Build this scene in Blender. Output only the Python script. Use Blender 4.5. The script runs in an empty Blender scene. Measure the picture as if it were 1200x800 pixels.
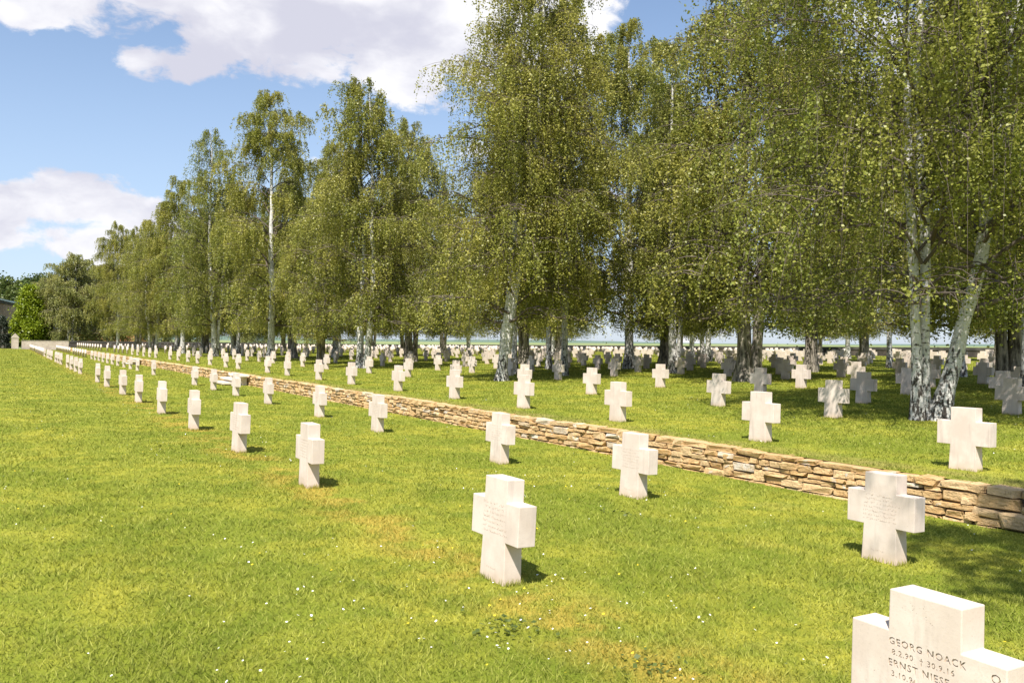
import bpy, bmesh, math, random
import numpy as np
from mathutils import Vector, Matrix

# ------------------------------------------------------------------ scene
SC = bpy.context.scene
COL = SC.collection
YAW = math.radians(31.25)
ROLL = math.radians(0.46)
CAM = Vector((0, 0, 1.83))
FPX = 994.0                                   # focal length in pixels of a 1200 px wide picture

FW = Vector((math.sin(YAW), math.cos(YAW), 0))
RT0 = Vector((math.cos(YAW), -math.sin(YAW), 0))
UP0 = Vector((0, 0, 1))
RT = RT0 * math.cos(ROLL) + UP0 * math.sin(ROLL)
UP = UP0 * math.cos(ROLL) - RT0 * math.sin(ROLL)
cam_d = bpy.data.cameras.new('camera')
cam = bpy.data.objects.new('camera', cam_d)
COL.objects.link(cam)
cam.matrix_world = Matrix(((RT.x, UP.x, -FW.x, CAM.x), (RT.y, UP.y, -FW.y, CAM.y), (RT.z, UP.z, -FW.z, CAM.z), (0, 0, 0, 1)))
cam_d.sensor_width = 36
cam_d.lens = FPX / 1200 * 36
cam_d.clip_end = 12000
cam_d.clip_start = 0.05
SC.camera = cam

SC.view_settings.view_transform = 'Standard'
SC.view_settings.look = 'None'
SC.view_settings.gamma = 1
SC.view_settings.exposure = 0.86
SC.render.engine = 'CYCLES'
SC.cycles.max_bounces = 6
SC.cycles.transparent_max_bounces = 4
SC.cycles.use_denoising = True

# sun: travels along +X +Y and down
SUN = Vector((-0.50, -0.48, 1.0)).normalized()
sd = bpy.data.lights.new('sun', 'SUN')
sd.energy = 5.0
sd.angle = math.radians(0.55)
sd.color = (1.0, 0.945, 0.86)
so = bpy.data.objects.new('sun', sd)
so.rotation_euler = SUN.to_track_quat('Z', 'Y').to_euler()
so.location = (-20, -20, 40)
COL.objects.link(so)


def ndir(px, py):
    return (FW + RT * ((px - 600) / FPX) + UP * ((400 - py) / FPX)).normalized()


class NT:
    """small helper to write node trees"""
    def __init__(s, tree):
        s.t = tree
        s.n = tree.nodes
        s.l = tree.links

    def new(s, typ, **kw):
        n = s.n.new(typ)
        for k, v in kw.items():
            setattr(n, k, v)
        return n

    def put(s, sock, v):
        if isinstance(v, bpy.types.NodeSocket):
            s.l.new(v, sock)
        elif v is not None:
            if sock.type == 'RGBA' and not isinstance(v, (int, float)) and len(v) == 3:
                v = (*v, 1)
            sock.default_value = v

    def math(s, op, a, b=0.0, c=0.0, clamp=False):
        n = s.new('ShaderNodeMath', operation=op, use_clamp=clamp)
        s.put(n.inputs[0], a); s.put(n.inputs[1], b); s.put(n.inputs[2], c)
        return n.outputs[0]

    def vmath(s, op, a, b=None, scale=None):
        n = s.new('ShaderNodeVectorMath', operation=op)
        s.put(n.inputs[0], a)
        if b is not None: s.put(n.inputs[1], b)
        if scale is not None: s.put(n.inputs[3], scale)
        return n.outputs['Value'] if op in ('DOT_PRODUCT', 'LENGTH') else n.outputs[0]

    def noise(s, vec, scale, detail=3, rough=0.55, col=False, dist=0.0):
        n = s.new('ShaderNodeTexNoise')
        s.put(n.inputs['Vector'], vec)
        n.inputs['Scale'].default_value = scale
        n.inputs['Detail'].default_value = detail
        n.inputs['Roughness'].default_value = rough
        n.inputs['Distortion'].default_value = dist
        return n.outputs['Color' if col else 'Fac']

    def mix(s, f, a, b, blend='MIX'):
        n = s.new('ShaderNodeMix', data_type='RGBA', blend_type=blend)
        s.put(n.inputs[0], f); s.put(n.inputs[6], a); s.put(n.inputs[7], b)
        return n.outputs[2]

    def ramp(s, v, a, b, lo=0.0, hi=1.0, smooth=True):
        n = s.new('ShaderNodeMapRange', interpolation_type='SMOOTHSTEP' if smooth else 'LINEAR')
        s.put(n.inputs[0], v)
        n.inputs[1].default_value = a; n.inputs[2].default_value = b
        n.inputs[3].default_value = lo; n.inputs[4].default_value = hi
        return n.outputs[0]

    def bump(s, h, strength=0.3, dist=0.02):
        n = s.new('ShaderNodeBump')
        n.inputs['Strength'].default_value = strength
        n.inputs['Distance'].default_value = dist
        s.put(n.inputs['Height'], h)
        return n.outputs[0]


# ------------------------------------------------------------------ sky
W = bpy.data.worlds.new('World')
SC.world = W
W.use_nodes = True
w = NT(W.node_tree)
w.n.clear()
sky = w.new('ShaderNodeTexSky', sky_type='NISHITA')
sky.sun_disc = False
sky.sun_elevation = math.asin(SUN.z)
sky.sun_rotation = math.atan2(SUN.x, SUN.y)
sky.altitude = 200
sky.air_density = 1.0
sky.dust_density = 0.7
sky.ozone_density = 2.4
tc = w.new('ShaderNodeTexCoord')
dr = w.vmath('NORMALIZE', tc.outputs['Generated'])
sep = w.new('ShaderNodeSeparateXYZ'); w.put(sep.inputs[0], dr)
zz = w.math('MAXIMUM', w.math('ADD', sep.outputs[2], 0.16), 0.05)
inv = w.math('DIVIDE', 1.0, zz)
flat = w.vmath('SCALE', dr, scale=inv)
dz_ = w.vmath('MULTIPLY', dr, (1.0, 1.0, 1.7))
warp = w.noise(dz_, 5.0, 3, 0.6, col=True)
warped = w.vmath('ADD', dz_, w.vmath('SCALE', w.vmath('SUBTRACT', warp, (0.5, 0.5, 0.5)), scale=0.10))
n0 = w.noise(w.vmath('ADD', flat, (3.1, 8.4, 0)), 1.1, 3, 0.5)
n1 = w.noise(w.vmath('ADD', warped, (3.1, 8.4, 0)), 6.5, 9, 0.60)
cov = w.math('ADD', w.math('ADD', w.math('MULTIPLY', w.math('SUBTRACT', n1, 0.5), 1.9), 0.46), w.math('MULTIPLY', w.math('SUBTRACT', n0, 0.5), 0.8))


def blob(px, py, sx, sy, amp):
    global cov
    c = ndir(px, py)
    d = w.vmath('SUBTRACT', dr, tuple(c))
    a = w.math('MULTIPLY', w.vmath('DOT_PRODUCT', d, tuple(RT)), FPX / sx)
    b = w.math('MULTIPLY', w.vmath('DOT_PRODUCT', d, (0, 0, 1)), FPX / sy)
    e = w.math('MULTIPLY', w.vmath('DOT_PRODUCT', d, tuple(FW)), 2.2)
    r2 = w.math('ADD', w.math('ADD', w.math('MULTIPLY', a, a), w.math('MULTIPLY', b, b)), w.math('MULTIPLY', e, e))
    g = w.math('EXPONENT', w.math('MULTIPLY', r2, -1.0))
    cov = w.math('ADD', cov, w.math('MULTIPLY', g, amp))


blob(90, 5, 190, 68, 0.30)
blob(410, 10, 215, 115, 0.42)
blob(160, 75, 45, 26, 0.16)
blob(50, 275, 180, 72, 0.22)
blob(60, 235, 60, 30, 0.10)
blob(145, 225, 45, 22, 0.16)
blob(85, 262, 50, 13, -0.30)
blob(120, 292, 60, 16, 0.12)
blob(110, 150, 230, 52, -0.42)
blob(250, 120, 70, 45, -0.20)
blob(470, 150, 90, 40, -0.12)
blob(755, 40, 45, 60, -0.3)
blob(1050, 120, 200, 130, 0.15)
dens = w.ramp(cov, 0.56, 0.71)
# shade of the cloud: lit tops, lilac-grey undersides
n2 = w.noise(w.vmath('ADD', warped, (3.1, 8.4, 0.035)), 4.2, 7, 0.55)
lit = w.ramp(n2, 0.40, 0.58)
ccol = w.mix(lit, (4.1, 4.1, 4.75), (6.2, 6.15, 6.3))
haze_f = w.ramp(sep.outputs[2], 0.0, 0.42, 0.62, 0.10)
skc = w.mix(haze_f, sky.outputs[0], (3.5, 4.25, 5.6))
fin = w.mix(w.math('MULTIPLY', dens, 0.97), skc, ccol)
bg = w.new('ShaderNodeBackground'); w.put(bg.inputs[0], fin); bg.inputs[1].default_value = 0.095
wo = w.new('ShaderNodeOutputWorld'); w.l.new(bg.outputs[0], wo.inputs[0])


# ------------------------------------------------------------------ materials
def material(name):
    m = bpy.data.materials.new(name)
    m.use_nodes = True
    t = NT(m.node_tree)
    b = t.n['Principled BSDF']
    b.inputs['Roughness'].default_value = 0.85
    b.inputs['Specular IOR Level'].default_value = 0.25
    return m, t, b


def grass_colour(t, pos):
    """lawn colour as a function of the place: shared by the soil sheet and the blades"""
    sp = t.new('ShaderNodeSeparateXYZ'); t.put(sp.inputs[0], pos)
    x, y = sp.outputs[0], sp.outputs[1]
    big = t.noise(pos, 0.45, 4, 0.6)
    mid = t.noise(pos, 2.4, 4, 0.6)
    col = t.mix(t.ramp(big, 0.38, 0.64), (0.185, 0.222, 0.024), (0.405, 0.375, 0.050))
    col = t.mix(t.ramp(mid, 0.42, 0.66, 0, 0.75), col, (0.135, 0.185, 0.020))
    # mowing stripes along the rows
    st = t.math('SINE', t.math('MULTIPLY', t.math('ADD', x, t.math('MULTIPLY', big, 0.8)), 3.6))
    col = t.mix(t.ramp(st, -1, 1, 0.0, 0.22), col, (0.31, 0.34, 0.05))
    # dry, reddish patches worn along the rows of crosses
    vrow = t.math('ABSOLUTE', t.math('SUBTRACT', x, t.math('ADD', t.math('MULTIPLY', y, 0.0075), 3.25)))
    near = t.ramp(vrow, 0.05, 0.75, 1, 0)
    dn = t.noise(t.vmath('ADD', pos, (4.2, 1.7, 0)), 1.3, 4, 0.65)
    dry = t.math('MULTIPLY', near, t.ramp(dn, 0.44, 0.60))
    col = t.mix(t.math('MULTIPLY', dry, 0.65), col, (0.58, 0.36, 0.08))
    v2 = t.math('ABSOLUTE', t.math('SUBTRACT', x, 9.85))
    e2 = t.math('MULTIPLY', t.ramp(v2, 0.05, 0.55, 1, 0), t.ramp(dn, 0.3, 0.6))
    col = t.mix(t.math('MULTIPLY', e2, 0.7), col, (0.36, 0.27, 0.11))
    sc = t.noise(pos, 0.9, 3, 0.6)
    col = t.mix(t.ramp(sc, 0.62, 0.75, 0, 0.5), col, (0.36, 0.33, 0.08))
    return col


M = {}
m, t, b = material('lawn'); M['lawn'] = m
geo = t.new('ShaderNodeNewGeometry'); pos = geo.outputs['Position']
gc = grass_colour(t, pos)
f1 = t.noise(pos, 55, 4, 0.7)
f2 = t.noise(pos, 14, 3, 0.7)
gc = t.mix(t.ramp(f1, 0.35, 0.7, 0.55, 0.0), gc, (0.09, 0.11, 0.014))
gc = t.mix(t.ramp(f2, 0.45, 0.75, 0, 0.3), gc, (0.12, 0.15, 0.018))
t.put(b.inputs['Base Color'], gc)
t.put(b.inputs['Normal'], t.bump(f1, 0.5, 0.03))
b.inputs['Roughness'].default_value = 1
b.inputs['Specular IOR Level'].default_value = 0.05

m, t, b = material('grass_blade'); M['blade'] = m
geo = t.new('ShaderNodeNewGeometry')
gc = grass_colour(t, geo.outputs['Position'])
r = geo.outputs['Random Per Island']
gc = t.mix(t.ramp(r, 0.0, 1.0, 0.0, 0.9, False), t.mix(0.68, gc, (0.11, 0.155, 0.010)), t.mix(0.50, gc, (0.66, 0.64, 0.16)))
t.put(b.inputs['Base Color'], gc)
b.inputs['Roughness'].default_value = 0.6
b.inputs['Specular IOR Level'].default_value = 0.15
tr = t.new('ShaderNodeBsdfTranslucent'); t.put(tr.inputs[0], gc)
mx = t.new('ShaderNodeMixShader'); mx.inputs[0].default_value = 0.42
t.l.new(b.outputs[0], mx.inputs[1]); t.l.new(tr.outputs[0], mx.inputs[2])
t.l.new(mx.outputs[0], t.n['Material Output'].inputs[0])


def leaf_material(name, dark, light, warm, trans=0.35):
    m, t, b = material(name)
    geo = t.new('ShaderNodeNewGeometry')
    oi = t.new('ShaderNodeObjectInfo')
    tco = t.new('ShaderNodeTexCoord')
    r = geo.outputs['Random Per Island']
    c = t.mix(r, dark, light)
    cl = t.noise(tco.outputs['Object'], 0.55, 3, 0.6)
    c = t.mix(t.ramp(cl, 0.42, 0.62, 0, 0.85), c, warm)
    c = t.mix(t.math('MULTIPLY', oi.outputs['Random'], 0.35), c, dark)
    t.put(b.inputs['Base Color'], c)
    b.inputs['Roughness'].default_value = 0.42
    b.inputs['Specular IOR Level'].default_value = 0.35
    tr = t.new('ShaderNodeBsdfTranslucent'); t.put(tr.inputs[0], c)
    mx = t.new('ShaderNodeMixShader'); mx.inputs[0].default_value = trans
    t.l.new(b.outputs[0], mx.inputs[1]); t.l.new(tr.outputs[0], mx.inputs[2])
    t.l.new(mx.outputs[0], t.n['Material Output'].inputs[0])
    return m


M['leaf'] = leaf_material('birch_leaves', (0.135, 0.155, 0.034), (0.395, 0.395, 0.076), (0.430, 0.395, 0.090), 0.43)
M['leaf2'] = leaf_material('fresh_green_leaves', (0.125, 0.155, 0.032), (0.370, 0.390, 0.070), (0.40, 0.385, 0.085), 0.43)
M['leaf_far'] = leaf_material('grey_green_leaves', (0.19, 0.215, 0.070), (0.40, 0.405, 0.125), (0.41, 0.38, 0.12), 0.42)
M['cypress'] = leaf_material('bright_conifer_foliage', (0.120, 0.180, 0.010), (0.270, 0.330, 0.018), (0.26, 0.31, 0.02), 0.35)
M['yew'] = leaf_material('dark_yew_foliage', (0.018, 0.026, 0.016), (0.040, 0.052, 0.028), (0.03, 0.04, 0.02), 0.1)
M['wood_leaf'] = leaf_material('woodland_foliage', (0.045, 0.080, 0.018), (0.110, 0.150, 0.030), (0.12, 0.14, 0.03), 0.3)

m, t, b = material('birch_bark'); M['bark'] = m
tco = t.new('ShaderNodeTexCoord'); ob = tco.outputs['Object']
sp = t.new('ShaderNodeSeparateXYZ'); t.put(sp.inputs[0], ob)
st = t.vmath('MULTIPLY', ob, (2.2, 2.2, 9.0))
st2 = t.vmath('MULTIPLY', ob, (9.0, 9.0, 3.2))
n1 = t.noise(st, 2.6, 5, 0.65)
n2 = t.noise(st2, 1.5, 5, 0.7)
n3 = t.noise(ob, 1.1, 3, 0.5)
col = t.mix(n3, (0.42, 0.41, 0.39), (0.68, 0.66, 0.62))
col = t.mix(t.ramp(n1, 0.56, 0.64), col, (0.045, 0.038, 0.032))
base = t.ramp(t.math('ADD', sp.outputs[2], t.math('MULTIPLY', n3, 1.5)), 0.3, 3.2, 0.10, -0.05)
col = t.mix(t.ramp(t.math('ADD', n2, base), 0.52, 0.62), col, (0.05, 0.042, 0.035))
t.put(b.inputs['Base Color'], col)
t.put(b.inputs['Normal'], t.bump(t.math('ADD', n2, n1), 0.6, 0.03))
m, t, b = material('dark_bark'); M['dbark'] = m
tco = t.new('ShaderNodeTexCoord')
n2 = t.noise(t.vmath('MULTIPLY', tco.outputs['Object'], (9.0, 9.0, 2.4)), 1.0, 5, 0.7)
t.put(b.inputs['Base Color'], t.mix(t.ramp(n2, 0.35, 0.62), (0.045, 0.038, 0.030), (0.30, 0.265, 0.22)))
t.put(b.inputs['Normal'], t.bump(n2, 0.7, 0.04))

m, t, b = material('brown_twigs'); M['twig'] = m
tco = t.new('ShaderNodeTexCoord')
t.put(b.inputs['Base Color'], t.mix(t.noise(tco.outputs['Object'], 3, 3), (0.06, 0.045, 0.035), (0.17, 0.14, 0.115)))


def limestone(name, c1, c2, dirt=0.5):
    m, t, b = material(name)
    tco = t.new('ShaderNodeTexCoord'); oi = t.new('ShaderNodeObjectInfo')
    off = t.math('MULTIPLY', oi.outputs['Random'], 40.0)
    cx = t.new('ShaderNodeCombineXYZ'); t.put(cx.inputs[0], off); t.put(cx.inputs[1], off)
    p = t.vmath('ADD', tco.outputs['Object'], cx.outputs[0])
    a = t.noise(p, 3.2, 5, 0.62)
    g = t.noise(p, 90, 3, 0.7)
    s = t.noise(t.vmath('MULTIPLY', p, (9, 9, 1.4)), 1.4, 4, 0.6)
    col = t.mix(t.ramp(a, 0.35, 0.68), c1, c2)
    col = t.mix(t.ramp(s, 0.50, 0.74, 0, 0.5), col, tuple(v * 0.72 for v in c1))
    col = t.mix(t.ramp(g, 0.52, 0.75, 0, 0.28), col, tuple(v * 0.62 for v in c1))
    vor = t.new('ShaderNodeTexVoronoi'); t.put(vor.inputs['Vector'], p); vor.inputs['Scale'].default_value = 60
    pit = t.math('MULTIPLY', t.ramp(vor.outputs['Distance'], 0.10, 0.20, 1, 0), t.ramp(t.noise(p, 9, 2), 0.56, 0.66))
    col = t.mix(t.math('MULTIPLY', pit, 0.55), col, (0.22, 0.17, 0.13))
    sp = t.new('ShaderNodeSeparateXYZ'); t.put(sp.inputs[0], tco.outputs['Object'])
    foot = t.ramp(t.math('ADD', sp.outputs[2], t.math('MULTIPLY', a, 0.10)), 0.05, 0.20, dirt, 0)
    col = t.mix(foot, col, (0.50, 0.36, 0.24))
    col = t.mix(t.math('MULTIPLY', oi.outputs['Random'], 0.22), col, tuple(v * 0.80 for v in c1))
    t.put(b.inputs['Base Color'], col)
    h = t.math('ADD', t.math('MULTIPLY', g, 0.4), t.math('SUBTRACT', a, pit))
    t.put(b.inputs['Normal'], t.bump(h, 0.28, 0.006))
    b.inputs['Roughness'].default_value = 0.9
    return m


M['lime'] = limestone('pale_limestone', (0.570, 0.478, 0.408), (0.665, 0.580, 0.508))
M['slab'] = limestone('step_limestone', (0.62, 0.55, 0.46), (0.72, 0.66, 0.57), 0.2)
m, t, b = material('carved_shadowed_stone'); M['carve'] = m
b.inputs['Base Color'].default_value = (0.44, 0.35, 0.28, 1)  # shade inside the letters is put into this darker stone colour


def rubble(name, island):
    m, t, b = material(name)
    geo = t.new('ShaderNodeNewGeometry'); oi = t.new('ShaderNodeObjectInfo')
    pos = geo.outputs['Position']
    r = geo.outputs['Random Per Island'] if island else oi.outputs['Random']
    ra = t.math('FRACT', t.math('MULTIPLY', r, 7.31))
    col = t.mix(ra, (0.47, 0.285, 0.115), (0.58, 0.415, 0.225))
    col = t.mix(t.ramp(r, 0.90, 0.94), col, (0.52, 0.44, 0.34))
    col = t.mix(t.ramp(r, 0.95, 0.96), col, (0.60, 0.53, 0.44))
    st = t.noise(t.vmath('MULTIPLY', pos, (1, 1, 2.6)), 7, 5, 0.65)
    col = t.mix(t.ramp(st, 0.40, 0.66, 0, 0.6), col, (0.60, 0.42, 0.22))
    sp = t.noise(pos, 26, 4, 0.7)
    col = t.mix(t.ramp(sp, 0.53, 0.70, 0, 0.65), col, (0.26, 0.17, 0.09))
    li = t.noise(t.vmath('ADD', pos, (9, 3, 1)), 4.5, 4, 0.6)
    col = t.mix(t.ramp(li, 0.62, 0.70, 0, 0.55), col, (0.52, 0.50, 0.45))
    t.put(b.inputs['Base Color'], col)
    t.put(b.inputs['Normal'], t.bump(t.math('ADD', st, t.math('MULTIPLY', sp, 0.5)), 0.95, 0.05))
    b.inputs['Roughness'].default_value = 0.92
    return m


M['stone'] = rubble('ochre_rubble_stone', False)
M['stone_i'] = rubble('ochre_rubble_stone_far', True)
m, t, b = material('wall_earth'); M['earth'] = m
b.inputs['Base Color'].default_value = (0.10, 0.07, 0.045, 1)


def masonry(name, c1, c2, scale=1.0):
    m, t, b = material(name)
    tco = t.new('ShaderNodeTexCoord')
    geo = t.new('ShaderNodeNewGeometry'); pos = geo.outputs['Position']
    a = t.noise(pos, 0.8 * scale, 5, 0.65)
    k = t.noise(t.vmath('MULTIPLY', pos, (1, 1, 2.5)), 3.0 * scale, 3, 0.6)
    col = t.mix(t.ramp(a, 0.35, 0.65), c1, c2)
    col = t.mix(t.ramp(k, 0.5, 0.72, 0, 0.5), col, tuple(v * 0.5 for v in c1))
    t.put(b.inputs['Base Color'], col)
    t.put(b.inputs['Normal'], t.bump(k, 0.5, 0.05))
    return m


M['pwall'] = masonry('boundary_wall_shaded_stone', (0.055, 0.048, 0.042), (0.12, 0.10, 0.085))  # shade of the trees on this wall is put into its near-black colours
M['endwall'] = masonry('pink_end_wall_stone', (0.42, 0.35, 0.29), (0.52, 0.45, 0.38))
M['coping'] = masonry('shaded_coping_stone', (0.05, 0.047, 0.045), (0.10, 0.09, 0.08))  # the wall's tree shade is put into the coping colour too
M['build'] = masonry('brown_building_stone', (0.30, 0.20, 0.145), (0.42, 0.30, 0.22), 0.8)
m, t, b = material('pale_blue_fascia'); M['fascia'] = m
b.inputs['Base Color'].default_value = (0.50, 0.60, 0.66, 1); b.inputs['Roughness'].default_value = 0.5
m, t, b = material('dark_opening'); M['dark'] = m
b.inputs['Base Color'].default_value = (0.03, 0.03, 0.035, 1); b.inputs['Roughness'].default_value = 0.3
m, t, b = material('orange_tiles'); M['tile'] = m
geo = t.new('ShaderNodeNewGeometry')
t.put(b.inputs['Base Color'], t.mix(t.noise(geo.outputs['Position'], 3, 3), (0.42, 0.15, 0.06), (0.55, 0.24, 0.11)))
m, t, b = material('render_wall'); M['plaster'] = m
b.inputs['Base Color'].default_value = (0.55, 0.48, 0.40, 1)
m, t, b = material('field'); M['field'] = m
geo = t.new('ShaderNodeNewGeometry')
pos = geo.outputs['Position']
fa = t.noise(t.vmath('MULTIPLY', pos, (1, 0.4, 1)), 0.004, 3, 0.5)
fb = t.noise(pos, 0.05, 4, 0.6)
col = t.mix(t.ramp(fa, 0.4, 0.6), (0.16, 0.21, 0.07), (0.26, 0.28, 0.13))
col = t.mix(t.ramp(fb, 0.4, 0.7, 0, 0.4), col, (0.15, 0.20, 0.05))
t.put(b.inputs['Base Color'], col)
m, t, b = material('daisy_white'); M['daisy'] = m
b.inputs['Base Color'].default_value = (0.82, 0.82, 0.80, 1)
m, t, b = material('buttercup_yellow'); M['yellow'] = m
b.inputs['Base Color'].default_value = (0.75, 0.55, 0.03, 1)


# ------------------------------------------------------------------ helpers
def props(o, label=None, cat=None, group=None, kind=None):
    if label: o['label'] = label
    if cat: o['category'] = cat
    if group: o['group'] = group
    if kind: o['kind'] = kind
    return o


def link(name, me, parent=None, mat=None):
    o = bpy.data.objects.new(name, me)
    if mat is not None and me is not None and not me.materials:
        me.materials.append(mat)
    COL.objects.link(o)
    if parent is not None:
        o.parent = parent
    return o


def empty(name, loc=(0, 0, 0), rz=0.0):
    o = bpy.data.objects.new(name, None)
    o.empty_display_size = 0.3
    o.location = loc
    o.rotation_euler = (0, 0, rz)
    COL.objects.link(o)
    return o


def mesh_np(name, verts, faces, mat=None, smooth=False):
    """verts (n,3); faces: one (m,k) integer array with constant k"""
    verts = np.ascontiguousarray(verts, np.float32)
    faces = np.ascontiguousarray(faces, np.int32)
    k = faces.shape[1]
    me = bpy.data.meshes.new(name)
    me.vertices.add(len(verts)); me.vertices.foreach_set('co', verts.ravel())
    me.loops.add(faces.size); me.loops.foreach_set('vertex_index', faces.ravel())
    me.polygons.add(len(faces))
    me.polygons.foreach_set('loop_start', np.arange(0, faces.size, k, dtype=np.int32))
    me.polygons.foreach_set('loop_total', np.full(len(faces), k, np.int32))
    if smooth:
        me.polygons.foreach_set('use_smooth', np.ones(len(faces), bool))
    me.update(calc_edges=True)
    if mat: me.materials.append(mat)
    return me


def bm_mesh(name, bm, mat=None, smooth=False):
    me = bpy.data.meshes.new(name)
    bmesh.ops.recalc_face_normals(bm, faces=bm.faces)
    bm.to_mesh(me); bm.free()
    if smooth:
        for p in me.polygons: p.use_smooth = True
    if mat: me.materials.append(mat)
    return me


def add_box(bm, x0, x1, y0, y1, z0, z1):
    vs = [bm.verts.new((x, y, z)) for z in (z0, z1) for x, y in ((x0, y0), (x1, y0), (x1, y1), (x0, y1))]
    for f in ((3, 2, 1, 0), (4, 5, 6, 7), (0, 1, 5, 4), (1, 2, 6, 5), (2, 3, 7, 6), (3, 0, 4, 7)):
        bm.faces.new([vs[i] for i in f])
    return vs


def box_mesh(name, x0, x1, y0, y1, z0, z1, mat, bev=0.0):
    bm = bmesh.new(); add_box(bm, x0, x1, y0, y1, z0, z1)
    if bev: bmesh.ops.bevel(bm, geom=bm.edges[:], offset=bev, segments=1, affect='EDGES')
    return bm_mesh(name, bm, mat)


# ------------------------------------------------------------------ terrain
def z_low(x):
    return 0.10 if x < 0 else (0.10 - 0.031 * x if x < 9.6 else 0.10 - 0.031 * 9.6)


def z_ter(x, y):
    k = min(1.0, max(0.0, 1 - y / 130.0))
    return 0.255 + 0.009 * max(0.0, x - 10.3) * k


WALLX = 9.42          # face of the retaining wall
END_Y = 158.0         # end wall
SIDE_X = 80.0         # side wall

xs = [-120, -60, -20, -5, 0, 3, 6, 9.7]
ys = list(range(-60, 0, 12)) + list(range(0, 157, 6)) + [157.6]
V = np.array([(x, y, z_low(x)) for y in ys for x in xs])
nx = len(xs)
F = np.array([(j * nx + i, j * nx + i + 1, (j + 1) * nx + i + 1, (j + 1) * nx + i) for j in range(len(ys) - 1) for i in range(nx - 1)])
props(link('lower_lawn', mesh_np('lower_lawn', V, F, M['lawn'])), kind='structure')
xs = [9.60, 12, 15, 20, 30, 40, 50, 60, 70, 79.8]
V = np.array([(x, y, z_ter(x, y)) for y in ys for x in xs])
nx = len(xs)
F = np.array([(j * nx + i, j * nx + i + 1, (j + 1) * nx + i + 1, (j + 1) * nx + i) for j in range(len(ys) - 1) for i in range(nx - 1)])
props(link('terrace_lawn', mesh_np('terrace_lawn', V, F, M['lawn'])), kind='structure')
S = 9000
props(link('field', mesh_np('field', np.array([(-S, -S, -1.6), (S, -S, -1.6), (S, S, -1.6), (-S, S, -1.6)]), np.array([(0, 1, 2, 3)]), M['field'])), kind='structure')
# low distant hills with woods beyond the fields
rng = np.random.default_rng(5)
pts = []
ang = np.radians(np.linspace(-30, 110, 141))
R1 = 3600
hh = 14 + 9 * np.sin(ang * 5 + 1) + 6 * np.sin(ang * 13) + 3 * rng.random(len(ang))
hh = hh * np.clip((np.radians(75) - ang) / 0.5, 0.35, 1)
for a, h in zip(ang, hh):
    for rr, zz_ in ((R1 - 600, -1.7), (R1, h * 0.7 - 2), (R1 + 500, h * 0.2 - 2), (R1 + 900, -4)):
        pts.append((math.sin(a) * rr, math.cos(a) * rr, zz_))
F = np.array([(i * 4 + j, i * 4 + j + 1, (i + 1) * 4 + j + 1, (i + 1) * 4 + j) for i in range(len(ang) - 1) for j in range(3)])
m, t, b = material('far_hills'); b.inputs['Base Color'].default_value = (0.11, 0.16, 0.12, 1)
props(link('hills', mesh_np('hills', np.array(pts), F, m, True)), kind='structure')


# ------------------------------------------------------------------ boundary walls
def run_wall(name, label, pts, thick, mat, cop_mat, cop_h, z_base, cat='wall'):
    """wall along a polyline of (x, y, ztop); pts along its inner face"""
    root = empty(name, (pts[0][0], pts[0][1], 0))
    props(root, label, cat)
    for part, h0, h1, ex, mm in (('wall_body', None, -cop_h, 0.0, mat), ('coping', -cop_h, 0.0, 0.05, cop_mat)):
        bm = bmesh.new(); prev = None
        for i, (x, y, zt) in enumerate(pts):
            a = pts[max(0, i - 1)]; c = pts[min(len(pts) - 1, i + 1)]
            d = Vector((c[0] - a[0], c[1] - a[1], 0)).normalized(); n = Vector((d.y, -d.x, 0))
            lo = z_base if h0 is None else zt + h0
            ring = []
            for s, z in ((-ex, lo), (thick + ex, lo), (thick + ex, zt + h1), (-ex, zt + h1)):
                ring.append(bm.verts.new((x + n.x * s - pts[0][0], y + n.y * s - pts[0][1], z)))
            if prev:
                for k in range(4):
                    bm.faces.new((prev[k], prev[(k + 1) % 4], ring[(k + 1) % 4], ring[k]))
            else: bm.faces.new(ring)
            prev = ring
        bm.faces.new(prev[::-1])
        link(part, bm_mesh(part, bm, mm), root)
    return root


run_wall('boundary_wall', 'long shade-toned low stone wall closing the far side of the cemetery behind the birches',
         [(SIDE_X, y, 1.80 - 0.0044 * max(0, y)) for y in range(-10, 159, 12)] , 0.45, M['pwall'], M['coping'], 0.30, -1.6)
run_wall('boundary_wall', 'low shade-toned stone wall across the far left end of the terrace, under the trees',
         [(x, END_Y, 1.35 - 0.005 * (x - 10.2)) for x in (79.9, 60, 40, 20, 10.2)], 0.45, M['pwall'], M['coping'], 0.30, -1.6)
run_wall('end_wall', 'short sunlit pinkish stone wall between the pointed gate pillar and the trees',
         [(x, END_Y, 1.36) for x in (10.1, 6, 3.35)], 0.45, M['endwall'], M['endwall'], 0.06, -1.6)


def gate_pillar(x, y, label):
    root = empty('gate_pillar', (x, y, 0)); props(root, label, 'pillar')
    w_ = 0.5
    link('shaft', box_mesh('shaft', -w_, w_, -w_, w_, -1.0, 1.75, M['endwall'], 0.02), root)
    bm = bmesh.new()
    b4 = [bm.verts.new(p) for p in ((-w_ - .06, -w_ - .06, 1.752), (w_ + .06, -w_ - .06, 1.752), (w_ + .06, w_ + .06, 1.752), (-w_ - .06, w_ + .06, 1.752))]
    m4 = [bm.verts.new((v.co.x, v.co.y, 1.86)) for v in b4]
    r0 = bm.verts.new((0, -w_ - .06, 2.52)); r1 = bm.verts.new((0, w_ + .06, 2.52))
    bm.faces.new(b4[::-1])
    for i in range(4): bm.faces.new((b4[i], b4[(i + 1) % 4], m4[(i + 1) % 4], m4[i]))
    bm.faces.new((m4[0], m4[1], r0)); bm.faces.new((m4[2], m4[3], r1))
    bm.faces.new((m4[1], m4[2], r1, r0)); bm.faces.new((m4[3], m4[0], r0, r1))
    link('pointed_cap', bm_mesh('pointed_cap', bm, M['endwall']), root)


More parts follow.
